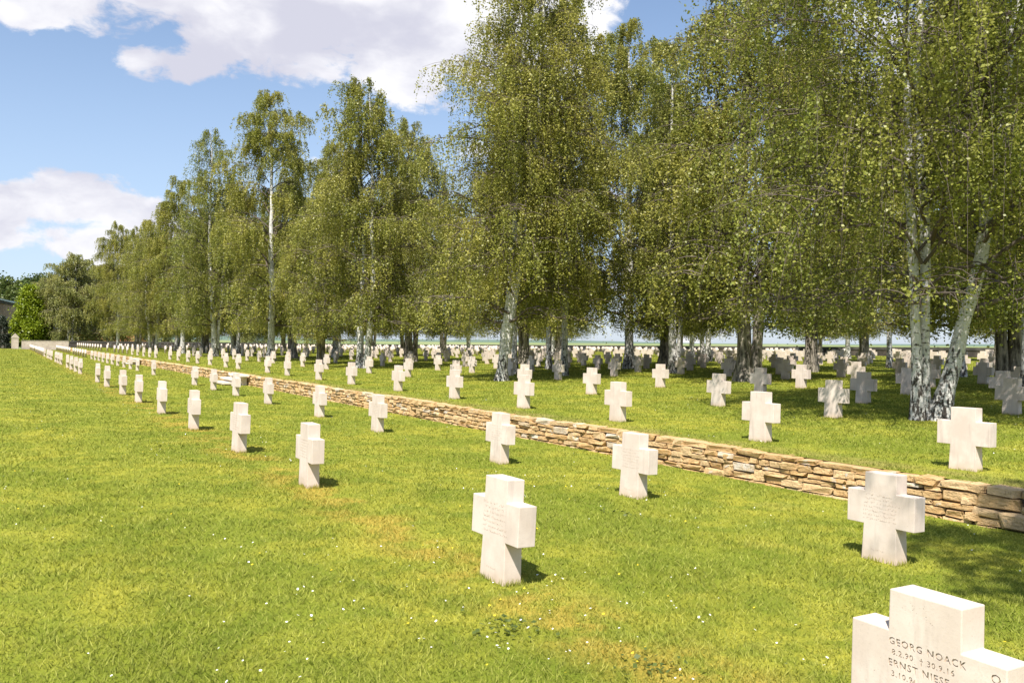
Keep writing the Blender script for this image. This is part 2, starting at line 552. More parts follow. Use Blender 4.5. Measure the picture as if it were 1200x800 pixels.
gate_pillar(2.45, END_Y + 0.3, 'stone gate pillar with a pointed gable cap at the far left end of the lawn')

# ------------------------------------------------------------------ retaining wall of laid stones
rs = random.Random(11)


def stone_template(seed):
    r = random.Random(seed)
    bm = bmesh.new(); add_box(bm, -.5, .5, -.5, .5, -.5, .5)
    bmesh.ops.bevel(bm, geom=bm.edges[:], offset=0.10, segments=1, affect='EDGES')
    for v in bm.verts:
        v.co += Vector((r.uniform(-.06, .06), r.uniform(-.05, .05), r.uniform(-.085, .085)))
        # bulging, knocked-off face towards -X
        if v.co.x < -0.42: v.co.x -= r.uniform(0, .16)
    return bm_mesh('stone', bm, M['stone'])


templates = [stone_template(k) for k in range(14)]
wall_root = empty('dry_stone_wall', (WALLX, 0, -0.2))
props(wall_root, 'low dry stone retaining wall of ochre rubble between the lawn and the terrace', 'stone wall')
stones = []         # (y, z, length, height, depth, proud)
y = -2.0
while y < 157:
    seg = rs.uniform(0.9, 1.8)
    far = y > 60
    zb = z_low(9.42) - 0.03; zt = z_ter(9.6, y) + 0.012 + 0.012 * math.sin(y * 0.7)
    n = 6 if y < 25 else (5 if not far else 4)
    hs = [rs.uniform(0.6, 1.35) for _ in range(n)]; hs[-1] = rs.uniform(0.9, 1.5)
    hs[0] *= 0.8
    s = sum(hs); hs = [h / s * (zt - zb) for h in hs]
    z = zb
    skip = []           # spans taken by tall stones of the course below
    for ci, h in enumerate(hs):
        yy = y + rs.uniform(-0.12, 0.0) if ci else y
        new_skip = []
        while yy < y + seg:
            L = rs.uniform(0.16, 0.52) * (1.25 if ci == len(hs) - 1 else 1) * (1.5 if far else 1)
            L = min(L, max(0.14, y + seg - yy + 0.06))
            blocked = [q for q in skip if q[0] < yy + L and q[1] > yy]
            if blocked:
                q = blocked[0]
                if q[0] - yy > 0.10: L = q[0] - yy
                else:
                    yy = q[1]; continue
            hh_ = h
            if ci < len(hs) - 2 and rs.random() < 0.14 and L > 0.2:
                hh_ = h + hs[ci + 1]; new_skip.append((yy, yy + L))
            gap = rs.uniform(0.008, 0.024)
            stones.append((yy + L / 2, z + hh_ / 2, L - gap, hh_ - rs.uniform(0.006, 0.020), rs.uniform(0.20, 0.26), rs.uniform(-0.02, 0.025), rs.uniform(-1, 1)))
            yy += L
        skip = new_skip
        z += h
    y += seg


def in_view(x, y, z, margin=0):
    d = Vector((x, y, z)) - CAM
    dep = d.dot(FW)
    if dep < 0.3: return None
    px = 600 + FPX * d.dot(RT) / dep; py = 400 - FPX * d.dot(UP) / dep
    if -margin < px < 1200 + margin and -margin < py < 800 + margin: return px, py, dep
    return None


stones.sort(key=lambda s: (s[2] * s[3]) * -1 / max(1, (s[0] ** 2 + 88)) if in_view(WALLX, s[0], s[1], 10) else 0)
batter = 0.06
far_st = []
for i, (sy, sz, L, h, d, pr, tl) in enumerate(stones):
    px = WALLX + batter * (sz - z_low(9.42)) / 0.5 + d / 2 - pr
    rot = (tl * 0.035, rs.uniform(-.03, .03), rs.uniform(-.03, .03))
    if i < 300:
        o = link('stone', templates[i % 14], wall_root)
        o.location = (px - WALLX, sy, sz + 0.2)
        o.scale = (d, L, h); o.rotation_euler = rot
    else:
        far_st.append((px, sy, sz, d, L, h, rot))
tv = [np.array([v.co[:] for v in tm.vertices]) for tm in templates]
allv = []; trisl = []; off = 0
ttri = []
for tm in templates:
    tm.calc_loop_triangles()
    ttri.append(np.array([lt.vertices[:] for lt in tm.loop_triangles]))
for i, (px, sy, sz, d, L, h, rot) in enumerate(far_st):
    v = tv[i % 14] * (d, L, h)
    c, s_ = math.cos(rot[0]), math.sin(rot[0])
    v = np.c_[v[:, 0], v[:, 1] * c - v[:, 2] * s_, v[:, 1] * s_ + v[:, 2] * c] + (px - WALLX, sy, sz + 0.2)
    allv.append(v); trisl.append(ttri[i % 14] + off); off += len(v)
o = link('far_stones', mesh_np('far_stones', np.concatenate(allv), np.concatenate(trisl), M['stone_i']), wall_root)
o['kind'] = 'stuff'
bm = bmesh.new(); add_box(bm, 0.10, 0.30, -2, 157, -0.2, 0.415)
link('earth_core', bm_mesh('earth_core', bm, M['earth']), wall_root)


# stone steps through the wall
def steps(y0, label):
    root = empty('stone_steps', (WALLX, y0, 0)); props(root, label, 'steps', 'stone steps up to the terrace')
    zt = z_ter(9.6, y0)
    for k in range(3):
        zk = zt + 0.02 - k * 0.155
        xa = -0.02 - k * 0.36
        link('tread', box_mesh('tread', xa - 0.40, xa - 0.002, -1.1, 1.1, zk - 0.075, zk, M['slab'], 0.006), root)
        link('riser', box_mesh('riser', xa - 0.30, xa - 0.05, -0.85, 0.85, -0.32, zk - 0.077, M['slab'], 0.006), root)
    bm = bmesh.new()
    return root


steps(38.6, 'pale stone steps with overhanging treads climbing the dry stone wall, nearer flight')
steps(71.0, 'small distant flight of pale stone steps against the dry stone wall')


# ------------------------------------------------------------------ crosses
def cross_bm():
    bm = bmesh.new()
    T = 0.155
    prof = [(-.184, -.12), (-.162, .327), (-.338, .327), (-.338, .628), (-.160, .628), (-.158, .80)]
    pr = prof + [(-a, z) for a, z in prof[::-1]]
    f = [bm.verts.new((0, a, z)) for a, z in pr]
    g = [bm.verts.new((T, a, z)) for a, z in pr]
    bm.faces.new(f); bm.faces.new(g[::-1])
    n = len(pr)
    for i in range(n):
        bm.faces.new((f[i], g[i], g[(i + 1) % n], f[(i + 1) % n]))
    bmesh.ops.recalc_face_normals(bm, faces=bm.faces)
    ed = [e for e in bm.edges]
    bmesh.ops.bevel(bm, geom=ed, offset=0.005, segments=2, profile=0.6, affect='EDGES')
    return bm


CROSS = bm_mesh('cross', cross_bm(), M['lime'])


def text_cutter(lines):
    """lines: (string, u_left, z, size) with the reader in front of the face"""
    parts = []
    for s, u, z, size, off in lines:
        cu = bpy.data.curves.new('txt', 'FONT'); cu.body = s; cu.size = size
        cu.extrude = 0.006; cu.resolution_u = 2; cu.space_character = 1.18; cu.offset = off
        ob = bpy.data.objects.new('txt', cu); COL.objects.link(ob)
        ob.matrix_world = Matrix(((0, 0, -1, 0.0), (-1, 0, 0, u), (0, 1, 0, z), (0, 0, 0, 1)))
        parts.append(ob)
    bpy.context.view_layer.update()
    dg = bpy.context.evaluated_depsgraph_get()
    bm = bmesh.new()
    for ob in parts:
        me = bpy.data.meshes.new_from_object(ob.evaluated_get(dg))
        me.transform(ob.matrix_world)
        bm.from_mesh(me); bpy.data.meshes.remove(me)
    for ob in parts:
        bpy.data.objects.remove(ob)
    bmesh.ops.remove_doubles(bm, verts=bm.verts, dist=1e-5)
    me = bpy.data.meshes.new('cutter'); bm.to_mesh(me); bm.free()
    me.materials.append(M['carve'])
    return me


def engraved_cross(lines):
    base = CROSS.copy(); base.materials.append(M['carve'])
    ob = bpy.data.objects.new('tmp', base); COL.objects.link(ob)
    cut = bpy.data.objects.new('cut', text_cutter(lines)); COL.objects.link(cut)
    md = ob.modifiers.new('b', 'BOOLEAN'); md.operation = 'DIFFERENCE'; md.solver = 'EXACT'; md.object = cut
    bpy.context.view_layer.update()
    dg = bpy.context.evaluated_depsgraph_get()
    me = bpy.data.meshes.new_from_object(ob.evaluated_get(dg))
    bpy.data.objects.remove(ob); bpy.data.objects.remove(cut)
    return me


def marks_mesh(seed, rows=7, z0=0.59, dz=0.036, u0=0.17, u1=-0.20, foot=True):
    """rows of small weathered marks, raised and coloured like shaded cuts: lettering too worn to read"""
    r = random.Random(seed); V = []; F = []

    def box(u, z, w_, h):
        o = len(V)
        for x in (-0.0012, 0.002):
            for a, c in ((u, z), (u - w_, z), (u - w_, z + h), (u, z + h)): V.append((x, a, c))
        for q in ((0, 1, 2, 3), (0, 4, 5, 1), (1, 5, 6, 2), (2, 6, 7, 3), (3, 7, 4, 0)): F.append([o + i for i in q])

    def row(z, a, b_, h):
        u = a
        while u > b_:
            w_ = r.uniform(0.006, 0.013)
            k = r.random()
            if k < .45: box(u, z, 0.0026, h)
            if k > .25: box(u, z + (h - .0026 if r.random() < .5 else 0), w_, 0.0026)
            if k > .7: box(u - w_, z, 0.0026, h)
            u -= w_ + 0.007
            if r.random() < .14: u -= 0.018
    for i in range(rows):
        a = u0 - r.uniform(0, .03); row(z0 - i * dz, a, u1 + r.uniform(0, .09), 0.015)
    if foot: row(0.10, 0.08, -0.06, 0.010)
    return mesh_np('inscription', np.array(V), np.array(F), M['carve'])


rc = random.Random(4)
rows = []
row1 = [2.08, 5.62, 10.42, 14.15, 18.05, 22.2, 26.4, 30.2, 35.3, 39.1, 48.7, 52.0, 55.6, 59.2, 66.4]
y = 70.0
while y < 155: row1.append(y); y += 3.6 if rc.random() > .12 else 7.2
row2 = [4.77, 8.32, 11.7, 16.9, 20.8, 25.7, 29.9, 33.6, 37.4, 49.0, 55.6, 59.0, 62.4, 66.2, 69.8]
y = 73.4
while y < 155: row2.append(y); y += 3.6 if rc.random() > .10 else 7.2
row3 = [6.17, 9.58, 13.3, 16.9, 20.5, 24.4, 28.6, 32.3, 36.7, 40.0, 46.0, 49.0, 53.4, 57.4, 60.8, 64.4, 67.8, 74.5, 77.8, 81.2]
y = 85
while y < 155: row3.append(y); y += 3.6 if rc.random() > .08 else 7.2
rows.append([(3.20 + .0075 * u, u) for u in row1])
rows.append([(6.70 + .0085 * u, u) for u in row2])
rows.append([(10.3 + .012 * min(u, 60), u) for u in row3])
fixed = {14.9: [11.67, 15.07, 20.1, 23.9, 29.0, 33.0, 37.4, 43.5, 48.0], 18.9: [10.13, 13.86, 17.42, 21.8, 27.9], 22.9: [12.6, 15.35, 19.14, 29.2, 36.1]}
v = 14.9
while v < 78.5:
    r_ = []
    lst = fixed.get(round(v, 1), [])
    for u in lst: r_.append((v + rc.uniform(-.12, .12), u))
    y = (lst[-1] + 3.9) if lst else v * 0.50 + rc.uniform(0, 3)
    while y < 154:
        if rc.random() > 0.07: r_.append((v + 0.008 * min(y, 60) + rc.uniform(-.15, .15), y + rc.uniform(-.18, .18)))
        y += 3.75 if v < 26 else 3.1
    rows.append(r_)
    v += 4.0 if v < 26 else 3.6

# trees: (x, y, height, kind, crown radius)
TREES = [
    (16.2, 10.3, 15.5, 'near'), (16.7, 28.3, 17.8, 'forked'), (24.7, 23.2, 18.5, 'broad'), (17.2, 44.1, 16.2, 'pair'),
    (16.8, 61.0, 18.8, 'tall'), (16.5, 78.0, 20.0, 'open'), (16.8, 95.0, 18.0, 'tall'), (16.4, 112.0, 17.2, 'pair'),
    (16.8, 129.0, 17.0, 'broad'), (16.2, 146.0, 19.0, 'tall'),
    (34.7, 39.3, 17.0, 'broad'), (36.0, 21.6, 16.5, 'tall'), (45.5, 46.9, 17.0, 'pair'), (25.4, 38.0, 16.0, 'slim'),
    (25.0, 55.0, 17.0, 'broad'), (25.5, 72.0, 18.5, 'tall'), (24.8, 90.0, 17.0, 'open'), (25.2, 108.0, 17.5, 'broad'), (25.0, 126.0, 17.0, 'tall'), (25.0, 143.0, 17.5, 'broad'),
    (34.5, 57.0, 16.5, 'slim'), (34.0, 76.0, 17.5, 'broad'), (34.8, 97.0, 17.0, 'tall'), (34.5, 119.0, 17.0, 'broad'),
    (44.0, 30.5, 16.5, 'slim'), (44.5, 66.0, 17.0, 'tall'), (44.0, 88.0, 16.5, 'broad'), (45.0, 112.0, 17.0, 'broad'),
    (54.0, 39.5, 16.0, 'broad'), (54.5, 58.0, 17.0, 'tall'), (54.0, 79.0, 16.5, 'broad'), (55.0, 102.0, 16.5, 'open'),
    (64.0, 48.5, 15.5, 'tall'), (64.0, 70.0, 16.0, 'broad'), (64.5, 94.0, 16.5, 'broad'), (66.0, 36.5, 15.0, 'broad'),
    (74.5, 60.0, 15.0, 'broad'), (74.0, 84.0, 15.5, 'tall'), (74.5, 112.0, 15.5, 'broad'),
    (20.5, 33.5, 15.0, 'slim'), (17.6, 52.3, 11.5, 'broad'), (20.8, 69.0, 16.5, 'broad'), (20.2, 86.0, 16.0, 'pair'), (20.8, 103.0, 16.0, 'broad'), (20.5, 120.5, 16.0, 'tall'), (20.2, 137.0, 17.0, 'broad'), (34.8, 28.5, 16.5, 'broad'), (29.5, 36.3, 18.5, 'tall'), (21.5, 31.0, 16.5, 'slim'), (29.0, 15.6, 17.0, 'broad'), (29.5, 47.0, 17.0, 'broad'),
    (27.5, 30.5, 16.0, 'open'), (25.5, 13.2, 16.0, 'tall'),
    (11.0, 164.0, 16.0, 'far'), (17.5, 168.0, 15.5, 'far'), (14.0, 176.0, 16.0, 'far'), (24.0, 164.0, 16.0, 'far'), (8.3, 171.0, 13.0, 'far'), (32.0, 166.0, 15.0, 'far'), (43.0, 168.0, 15.0, 'far'),
]
SHADE_TREE = (4.15, -1.35, 12.6, 'shade')

near_text = [('GEORG NOACK', 0.158, 0.572, 0.041, 0.0009), ('* 8.2.90  † 30.9.16', 0.172, 0.530, 0.034, 0.0007),
             ('ERNST NIESE', 0.158, 0.482, 0.041, 0.0009), ('* 3.10.94  † 4.9.16', 0.172, 0.440, 0.034, 0.0007), ('O', -0.275, 0.560, 0.050, 0.0007)]
try:
    NEAR_CROSS = engraved_cross(near_text)
    if len(NEAR_CROSS.polygons) < 300: raise ValueError('boolean failed')
except Exception as e:
    print('engrave failed', e); NEAR_CROSS = CROSS

ORD = ['rightmost', 'second', 'third', 'fourth', 'fifth', 'sixth', 'seventh', 'eighth', 'ninth', 'tenth', 'eleventh', 'twelfth', 'thirteenth', 'fourteenth',
       'fifteenth', 'sixteenth', 'seventeenth', 'eighteenth', 'nineteenth', 'twentieth']
TENS = {2: 'twenty', 3: 'thirty', 4: 'forty'}


def ordinal(k):
    if k < 20: return ORD[k]
    a, b_ = divmod(k + 1, 10)
    if b_ == 0: return TENS[a][:-1] + 'ieth'
    return TENS[a] + '-' + (['first'] + ORD[1:9])[b_ - 1]


ROWN = ['front row on the lower lawn', 'lawn row before the dry stone wall', 'terrace row nearest the dry stone wall']
for k in range(2, 21): ROWN.append(ORD[k - 1] + ' terrace row counted from the wall')
SPECIAL = {(0, 0): 'nearest stone cross, cut off by the bottom right corner, with carved names',
           (0, 1): 'large white stone cross in the middle of the foreground lawn, dry grass at its foot',
           (0, 2): 'white stone cross on the lawn left of centre, third in the front row',
           (1, 0): 'white cross before the dry stone wall at right, tree shadow on it',
           (1, 1): 'white cross before the wall between the large middle cross and the right one',
           (2, 0): 'broad pale cross on the terrace at the right edge, before the three-stemmed birch',
           (2, 1): 'bright pale cross just above the wall, left of the one by the birch'}
cand = []
for ri, rw in enumerate(rows):
    k = 0
    for x, y in sorted(rw, key=lambda q: q[1]):
        if any((x - tx) ** 2 + (y - ty) ** 2 < 0.8 for tx, ty, *_ in TREES): continue
        z = (z_low(x) if x < 9.5 else z_ter(x, y))
        iv = in_view(x, y, z + 0.6, 20)
        if not iv and not (ri == 0 and k == 0): continue
        cand.append((iv[2] if iv else 3, ri, k, x, y, z)); k += 1
cand.sort()
NCR = 296
far_list = []
for i, (dep, ri, k, x, y, z) in enumerate(cand):
    tone = rc.random()
    rx, ry, rz = rc.gauss(0, .006), 0.026 + rc.gauss(0, .008), rc.gauss(0, .02)
    if i < NCR:
        o = link('grave_cross', NEAR_CROSS if (ri, k) == (0, 0) else CROSS)
        o.location = (x, y, z - 0.005); o.rotation_euler = (rx, ry, rz)
        s = 1 + rc.uniform(-.012, .012); o.scale = (1, s, s)
        lab = SPECIAL.get((ri, k))
        if not lab:
            pre = 'rightmost' if k == 0 else ordinal(k) + ' from the right'
            lab = 'stone cross, %s in the %s' % (pre, ROWN[ri])
        props(o, lab, 'cross', 'stone grave crosses standing in rows')
        if ri < 2 and (ri, k) != (0, 0) and k < 5:
            props(link('inscription', marks_mesh(i), o), kind='stuff')
    else:
        far_list.append((x, y, z, rx, ry, rz))
# the farthest crosses, a few pixels each, as one mesh
sbm = bmesh.new()
prof = [(-.18, -.1), (-.162, .327), (-.338, .327), (-.338, .628), (-.16, .628), (-.158, .80)]
pr = np.array(prof + [(-a, z) for a, z in prof[::-1]])
n = len(pr)
bv = np.concatenate([np.c_[np.zeros(n), pr], np.c_[np.full(n, .155), pr]])
tri = [(0, 1, 10), (0, 10, 11), (1, 4, 7), (1, 7, 10), (2, 3, 4), (2, 4, 1), (7, 8, 9), (7, 9, 10), (4, 5, 6), (4, 6, 7)]
tri += [(a + n, c + n, b_ + n) for a, b_, c in tri]
for i in range(n):
    j = (i + 1) % n; tri += [(i, i + n, j + n), (i, j + n, j)]
tri = np.array(tri)
if far_list:
    vv = np.concatenate([bv + (x, y, z) for x, y, z, *_ in far_list])
    ff = np.concatenate([tri + i * len(bv) for i in range(len(far_list))])
    o = link('distant_crosses', mesh_np('distant_crosses', vv, ff, M['lime']))
    props(o, 'mass of distant pale stone crosses deep under the birch trees', 'crosses', None, 'stuff')
print('crosses', len(cand), 'far', len(far_list))


# ------------------------------------------------------------------ trees
def tube(P, Rr, sides, V, F):
    """append a tapering tube along the points P"""
    P = np.asarray(P, float); n = len(P)
    d = np.gradient(P, axis=0); d /= np.linalg.norm(d, axis=1)[:, None] + 1e-9
    ref = np.array([1.0, 0.13, 0.05]) if abs(d[0, 2]) > 0.7 else np.array([0, 0, 1.0])
    a = np.cross(d, ref); a /= np.linalg.norm(a, axis=1)[:, None] + 1e-9
    b_ = np.cross(d, a)
    th = np.linspace(0, 2 * np.pi, sides, endpoint=False)
    base = sum(len(v) for v in V)
    ring = P[:, None] + (a[:, None] * np.cos(th)[None, :, None] + b_[:, None] * np.sin(th)[None, :, None]) * np.asarray(Rr)[:, None, None]
    V.append(ring.reshape(-1, 3))
    for i in range(n - 1):
        for j in range(sides):
            k = (j + 1) % sides
            F.append((base + i * sides + j, base + i * sides + k, base + (i + 1) * sides + k, base + (i + 1) * sides + j))


def leaf_quads(P, size, rng, up=0.35):
    """rhombic leaves at the points P"""
    n = len(P)
    nrm = rng.normal(size=(n, 3)); nrm[:, 2] = np.abs(nrm[:, 2]) * 0.8 + up
    nrm /= np.linalg.norm(nrm, axis=1)[:, None]
    a = np.cross(nrm, rng.normal(size=(n, 3))); a /= np.linalg.norm(a, axis=1)[:, None] + 1e-9
    b_ = np.cross(nrm, a)
    s = size * rng.uniform(0.65, 1.25, n)[:, None]
    V = np.stack([P + a * s, P + b_ * s * 0.72 - a * s * .1, P - a * s * 0.9, P - b_ * s * 0.72 - a * s * .1], 1).reshape(-1, 3)
    F = np.arange(n * 4).reshape(-1, 4)
    return V, F


def birch(seed, H, R, stems, nleaf, leaf, low=1.9, extra=None, crown_t=0.16, mat='leaf', droop=1.0, wide=0.38, top=(0.93, 2.3)):
    rng = np.random.default_rng(seed)
    BV, BF = [], []
    trunk_meshes = []
    strands = []
    for si, (bx, by, lx, ly, r0, hf, z0) in enumerate(stems):
        TV, TF = [], []
        n = 22; Hs = H * hf
        t_ = np.linspace(0, 1, n)
        wob = np.cumsum(rng.normal(0, .05, (n, 2)), axis=0) * np.clip(t_ * 3, 0, 1)[:, None]
        P = np.c_[bx + lx * Hs * t_ ** 0.9 * (1 - .35 * t_) + wob[:, 0], by + ly * Hs * t_ ** 0.9 * (1 - .35 * t_) + wob[:, 1], z0 + (Hs - z0) * t_]
        P[0, 2] -= 0.15
        rad = r0 * (1 - t_) ** 0.85 + 0.012
        if z0 < 1: rad[0] *= 1.75; rad[1] *= 1.05
        # finer rings near the foot for an uneven bole
        tube(P, rad, 9, TV, TF)
        tvv = np.concatenate(TV)
        tvv += rng.normal(0, r0 * 0.05, tvv.shape) * (tvv[:, 2:3] < H * .35)
        trunk_meshes.append(mesh_np('trunk', tvv, np.array(TF), M['bark'], True))
        nb = int(Hs * 2.9)
        for i in range(nb):
            tt = crown_t + (1 - crown_t) * (i + rng.random()) / nb
            if tt * Hs < z0 + .3: continue
            k = tt * (n - 1); i0 = min(int(k), n - 2); fr = k - i0
            p0 = P[i0] * (1 - fr) + P[i0 + 1] * fr
            rr = rad[i0] * (1 - fr) + rad[i0 + 1] * fr
            az = i * 2.399 + rng.normal(0, .5) + si * 1.3
            prof_ = (1 - top[0] * max(0, (tt - wide) / (1 - wide)) ** top[1]) * (0.62 + 0.38 * min(1, tt / wide))
            L = R * prof_ * rng.uniform(0.55, 1.12) + 0.5
            el = math.radians(rng.uniform(30, 55) + 20 * tt)
            m_ = 8; s_ = np.linspace(0, 1, m_)
            hor = L * s_ * math.cos(el) * 1.1
            ver = L * (s_ * math.sin(el) - (0.42 + 0.42 * (1 - tt)) * s_ ** 2.2 * droop)
            wig = np.cumsum(rng.normal(0, L * .018, (m_, 3)), axis=0)
            q = p0 + np.c_[np.cos(az) * hor, np.sin(az) * hor, ver] + wig
            q[:, 2] = np.maximum(q[:, 2], low + .45 + .25 * np.sin(q[:, 0]))
            tube(q, (rr * 0.34 + .006) * (1 - s_ * .9), 5, BV, BF)
            subs = [(q, L, 0.25)]
            for j in range(int(3 + L * 1.7)):
                sj = rng.uniform(0.2, 0.97); kk = sj * (m_ - 1); j0 = min(int(kk), m_ - 2)
                b0 = q[j0] + (q[j0 + 1] - q[j0]) * (kk - j0)
                az2 = az + rng.choice([-1, 1]) * rng.uniform(.4, 1.25)
                L2 = L * rng.uniform(.22, .45) * (1.15 - .5 * sj)
                s2 = np.linspace(0, 1, 5)
                q2 = b0 + np.c_[np.cos(az2) * L2 * s2, np.sin(az2) * L2 * s2, L2 * (.35 * s2 - .45 * s2 ** 2)] + np.cumsum(rng.normal(0, .03, (5, 3)), axis=0)
                tube(q2, (rr * .12 + .004) * (1 - s2 * .8), 3, BV, BF)
                subs.append((q2, L2, 0.05))
            for qq, LL, start in subs:
                ns = max(3, int(LL * 3.6 + 2.5 * tt))
                for j in range(ns):
                    sj = start + (1 - start) * rng.random() ** .8
                    kk = sj * (len(qq) - 1); j0 = min(int(kk), len(qq) - 2)
                    b0 = qq[j0] + (qq[j0 + 1] - qq[j0]) * (kk - j0)
                    Ls = rng.uniform(.45, 1.25) * (1 + 0.9 * (1 - tt)) * (0.75 + .35 * droop)
                    dh = rng.normal(0, .14, 2)
                    strands.append((b0, Ls, dh[0] + np.cos(az) * .14, dh[1] + np.sin(az) * .14))
    for (p0, L, az, el, r_) in (extra or []):
        s_ = np.linspace(0, 1, 10); m_ = 10
        q = np.array(p0) + np.c_[np.cos(az) * L * s_ * math.cos(el), np.sin(az) * L * s_ * math.cos(el), L * (math.sin(el) * s_ + .12 * s_ ** 2)] + np.cumsum(rng.normal(0, .05, (10, 3)), axis=0)
        tube(q, r_ * (1 - s_ * .8), 7, BV, BF)
        for j in range(int(L * 34)):
            sj = rng.uniform(.3, 1) * 8.99; j0 = int(sj)
            b0 = q[j0] + (q[j0 + 1] - q[j0]) * (sj - j0)
            strands.append((b0 + rng.normal(0, .42, 3), rng.uniform(.4, 1.3), rng.normal(0, .25), rng.normal(0, .25)))
    S0 = np.array([s[0] for s in strands]); SL = np.array([s[1] for s in strands]); SD = np.array([(s[2], s[3]) for s in strands])
    # leaves along the hanging strands
    per = max(1, nleaf // len(strands))
    idx = np.repeat(np.arange(len(strands)), per)
    u = rng.random(len(idx)) ** .85
    dx = SD[idx] * (u[:, None] ** .6)
    dz = 0.16 * np.sin(u * 1.6) - u ** 1.25
    LP = S0[idx] + np.c_[dx * SL[idx][:, None], dz * SL[idx]]
    LP += rng.normal(0, .05, LP.shape)
    lim = low + 0.55 * np.sin(LP[:, 0] * 1.3 + seed) * np.sin(LP[:, 1] * 1.1) + rng.uniform(-.15, .35, len(LP))
    LP = LP[LP[:, 2] > lim]
    V, F = leaf_quads(LP, leaf, rng)
    # the strands themselves, thin, for every fourth
    for k in range(0, len(strands), 4):
        s0, L_, ex, ey = strands[k]
        L_ = min(L_, max(.1, s0[2] - low))
        tube([s0, s0 + np.array([ex * .6 * L_, ey * .6 * L_, -.4 * L_]), s0 + np.array([ex * L_, ey * L_, -L_])], [.006, .004, .002], 3, BV, BF)
    return dict(trunks=trunk_meshes, branches=mesh_np('branches', np.concatenate(BV), np.array(BF), M['twig'], True),
                crown=mesh_np('crown', V, F, M[mat]), H=H)


DX, DY = RT0.x, RT0.y           # picture-right in the ground plane
VAR = {
    'near': birch(1, 15.5, 6.0, [(-.26 * DX, -.26 * DY, -.035 * DX, -.035 * DY, .10, .95, 0), (-.08 * DX + .05, -.08 * DY + .1,   .015, .01, .105, 1.0, 0), (.10 * DX, .10 * DY, .26 * DX, .26 * DY, .15, .90, 0)], 215000, .035, 2.0,
                  extra=[((.12 * DX + .52 * DX, .64 * DY, 2.15), 4.5, math.atan2(DY, DX) + .1, .42, .065), ((1.0 * DX, 1.0 * DY, 3.9), 4.5, math.atan2(DY, DX) - .15, .75, .07),
                         ((0, 0, 3.6), 3.8, -2.2, .45, .05), ((.3, 0, 4.2), 3.6, -1.5, .45, .05), ((0, 0, 5.0), 4.2, -2.7, .4, .05), ((.2, 0, 6.0), 4.2, -2.0, .4, .05)], crown_t=.12, mat='leaf2', wide=.3, top=(.8, 2.8)),
    'forked': birch(2, 17.8, 4.5, [(0, 0, .05 * DX, .05 * DY, .20, .6, 0), (.2 * DX, .2 * DY, .06 * DX, .06 * DY, .17, 1.0, 1.2), (.3 * DX, .3 * DY, .14 * DX, .14 * DY, .15, .97, 2.2)], 160000, .042, 1.8, crown_t=.10),
    'broad': birch(3, 17.0, 5.0, [(-.12, 0, -.01, .02, .26, 1.0, 0), (.22, .1, .06, .0, .2, .9, 0)], 118000, .053, 2.0, crown_t=.10),
    'pair': birch(4, 16.2, 4.6, [(-.3, -.1, -.03, .0, .19, 1.0, 0), (.28, .15, .05, .03, .17, .92, 0)], 112000, .053, 2.0, crown_t=.11),
    'tall': birch(5, 18.0, 5.2, [(0, 0, .01, .01, .24, 1.0, 0)], 125000, .053, 2.0, crown_t=.10, droop=1.15, top=(.74, 2.8)),
    'open': birch(6, 18.5, 4.8, [(0, 0, -.02, .01, .22, 1.0, 0), (.2, .0, .05, -.04, .12, .8, 0)], 95000, .054, 2.1, crown_t=.12, mat='leaf2', wide=.3),
    'slim': birch(7, 16.0, 3.4, [(0, 0, .015, -.01, .14, 1.0, 0)], 54000, .054, 2.3, crown_t=.2),
    'shade': birch(12, 15.0, 3.0, [(0, 0, .01, .01, .2, 1.0, 0)], 26000, .055, 8.0, crown_t=.56, wide=.7, droop=.7),
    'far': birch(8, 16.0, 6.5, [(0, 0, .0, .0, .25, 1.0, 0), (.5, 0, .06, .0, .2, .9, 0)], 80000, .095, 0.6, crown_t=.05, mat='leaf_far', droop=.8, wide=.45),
}
for tm in VAR['broad']['trunks']: tm.materials[0] = M['dbark']
TLAB = {'near': 'white birch with three leaning stems and dark scars, nearest tree at the right',
        'forked': 'tall birch with a forked white trunk, left of the middle of the terrace'}
TREE_CUSTOM = {
    (16.8, 61.0): 'tall weeping birch with the highest pointed crown in the left part of the grove, yellowish',
    (16.5, 78.0): 'loose dark green birch with a ragged top, left of the highest pointed weeping birch',
    (17.2, 44.1): 'slender twin-stemmed birch standing clear against the sky left of the big forked one',
    (24.7, 23.2): 'massive birch with the thickest dark trunk, right of the middle of the terrace',
    (34.7, 39.3): 'dark double-trunked birch deep in the grove, left of the thickest trunk',
    (36.0, 21.6): 'straight white birch behind the three-stemmed birch at the right',
    (25.5, 13.2): 'birch at the right border whose crown spreads above the three-stemmed birch'}


def place_tree(x, y, H, kind, label, z=None, rz=None, name='birch_tree'):
    v_ = VAR[kind]
    root = empty(name, (x, y, z_ter(x, y) if z is None else z), rz or 0)
    s = H / v_['H']
    root.scale = (s * 0.98, s * 0.98, s)
    props(root, label, 'tree', 'birch trees of the grove')
    for tm in v_['trunks']: link('trunk', tm, root)
    link('branches', v_['branches'], root)
    c = link('crown', v_['crown'], root)
    return root


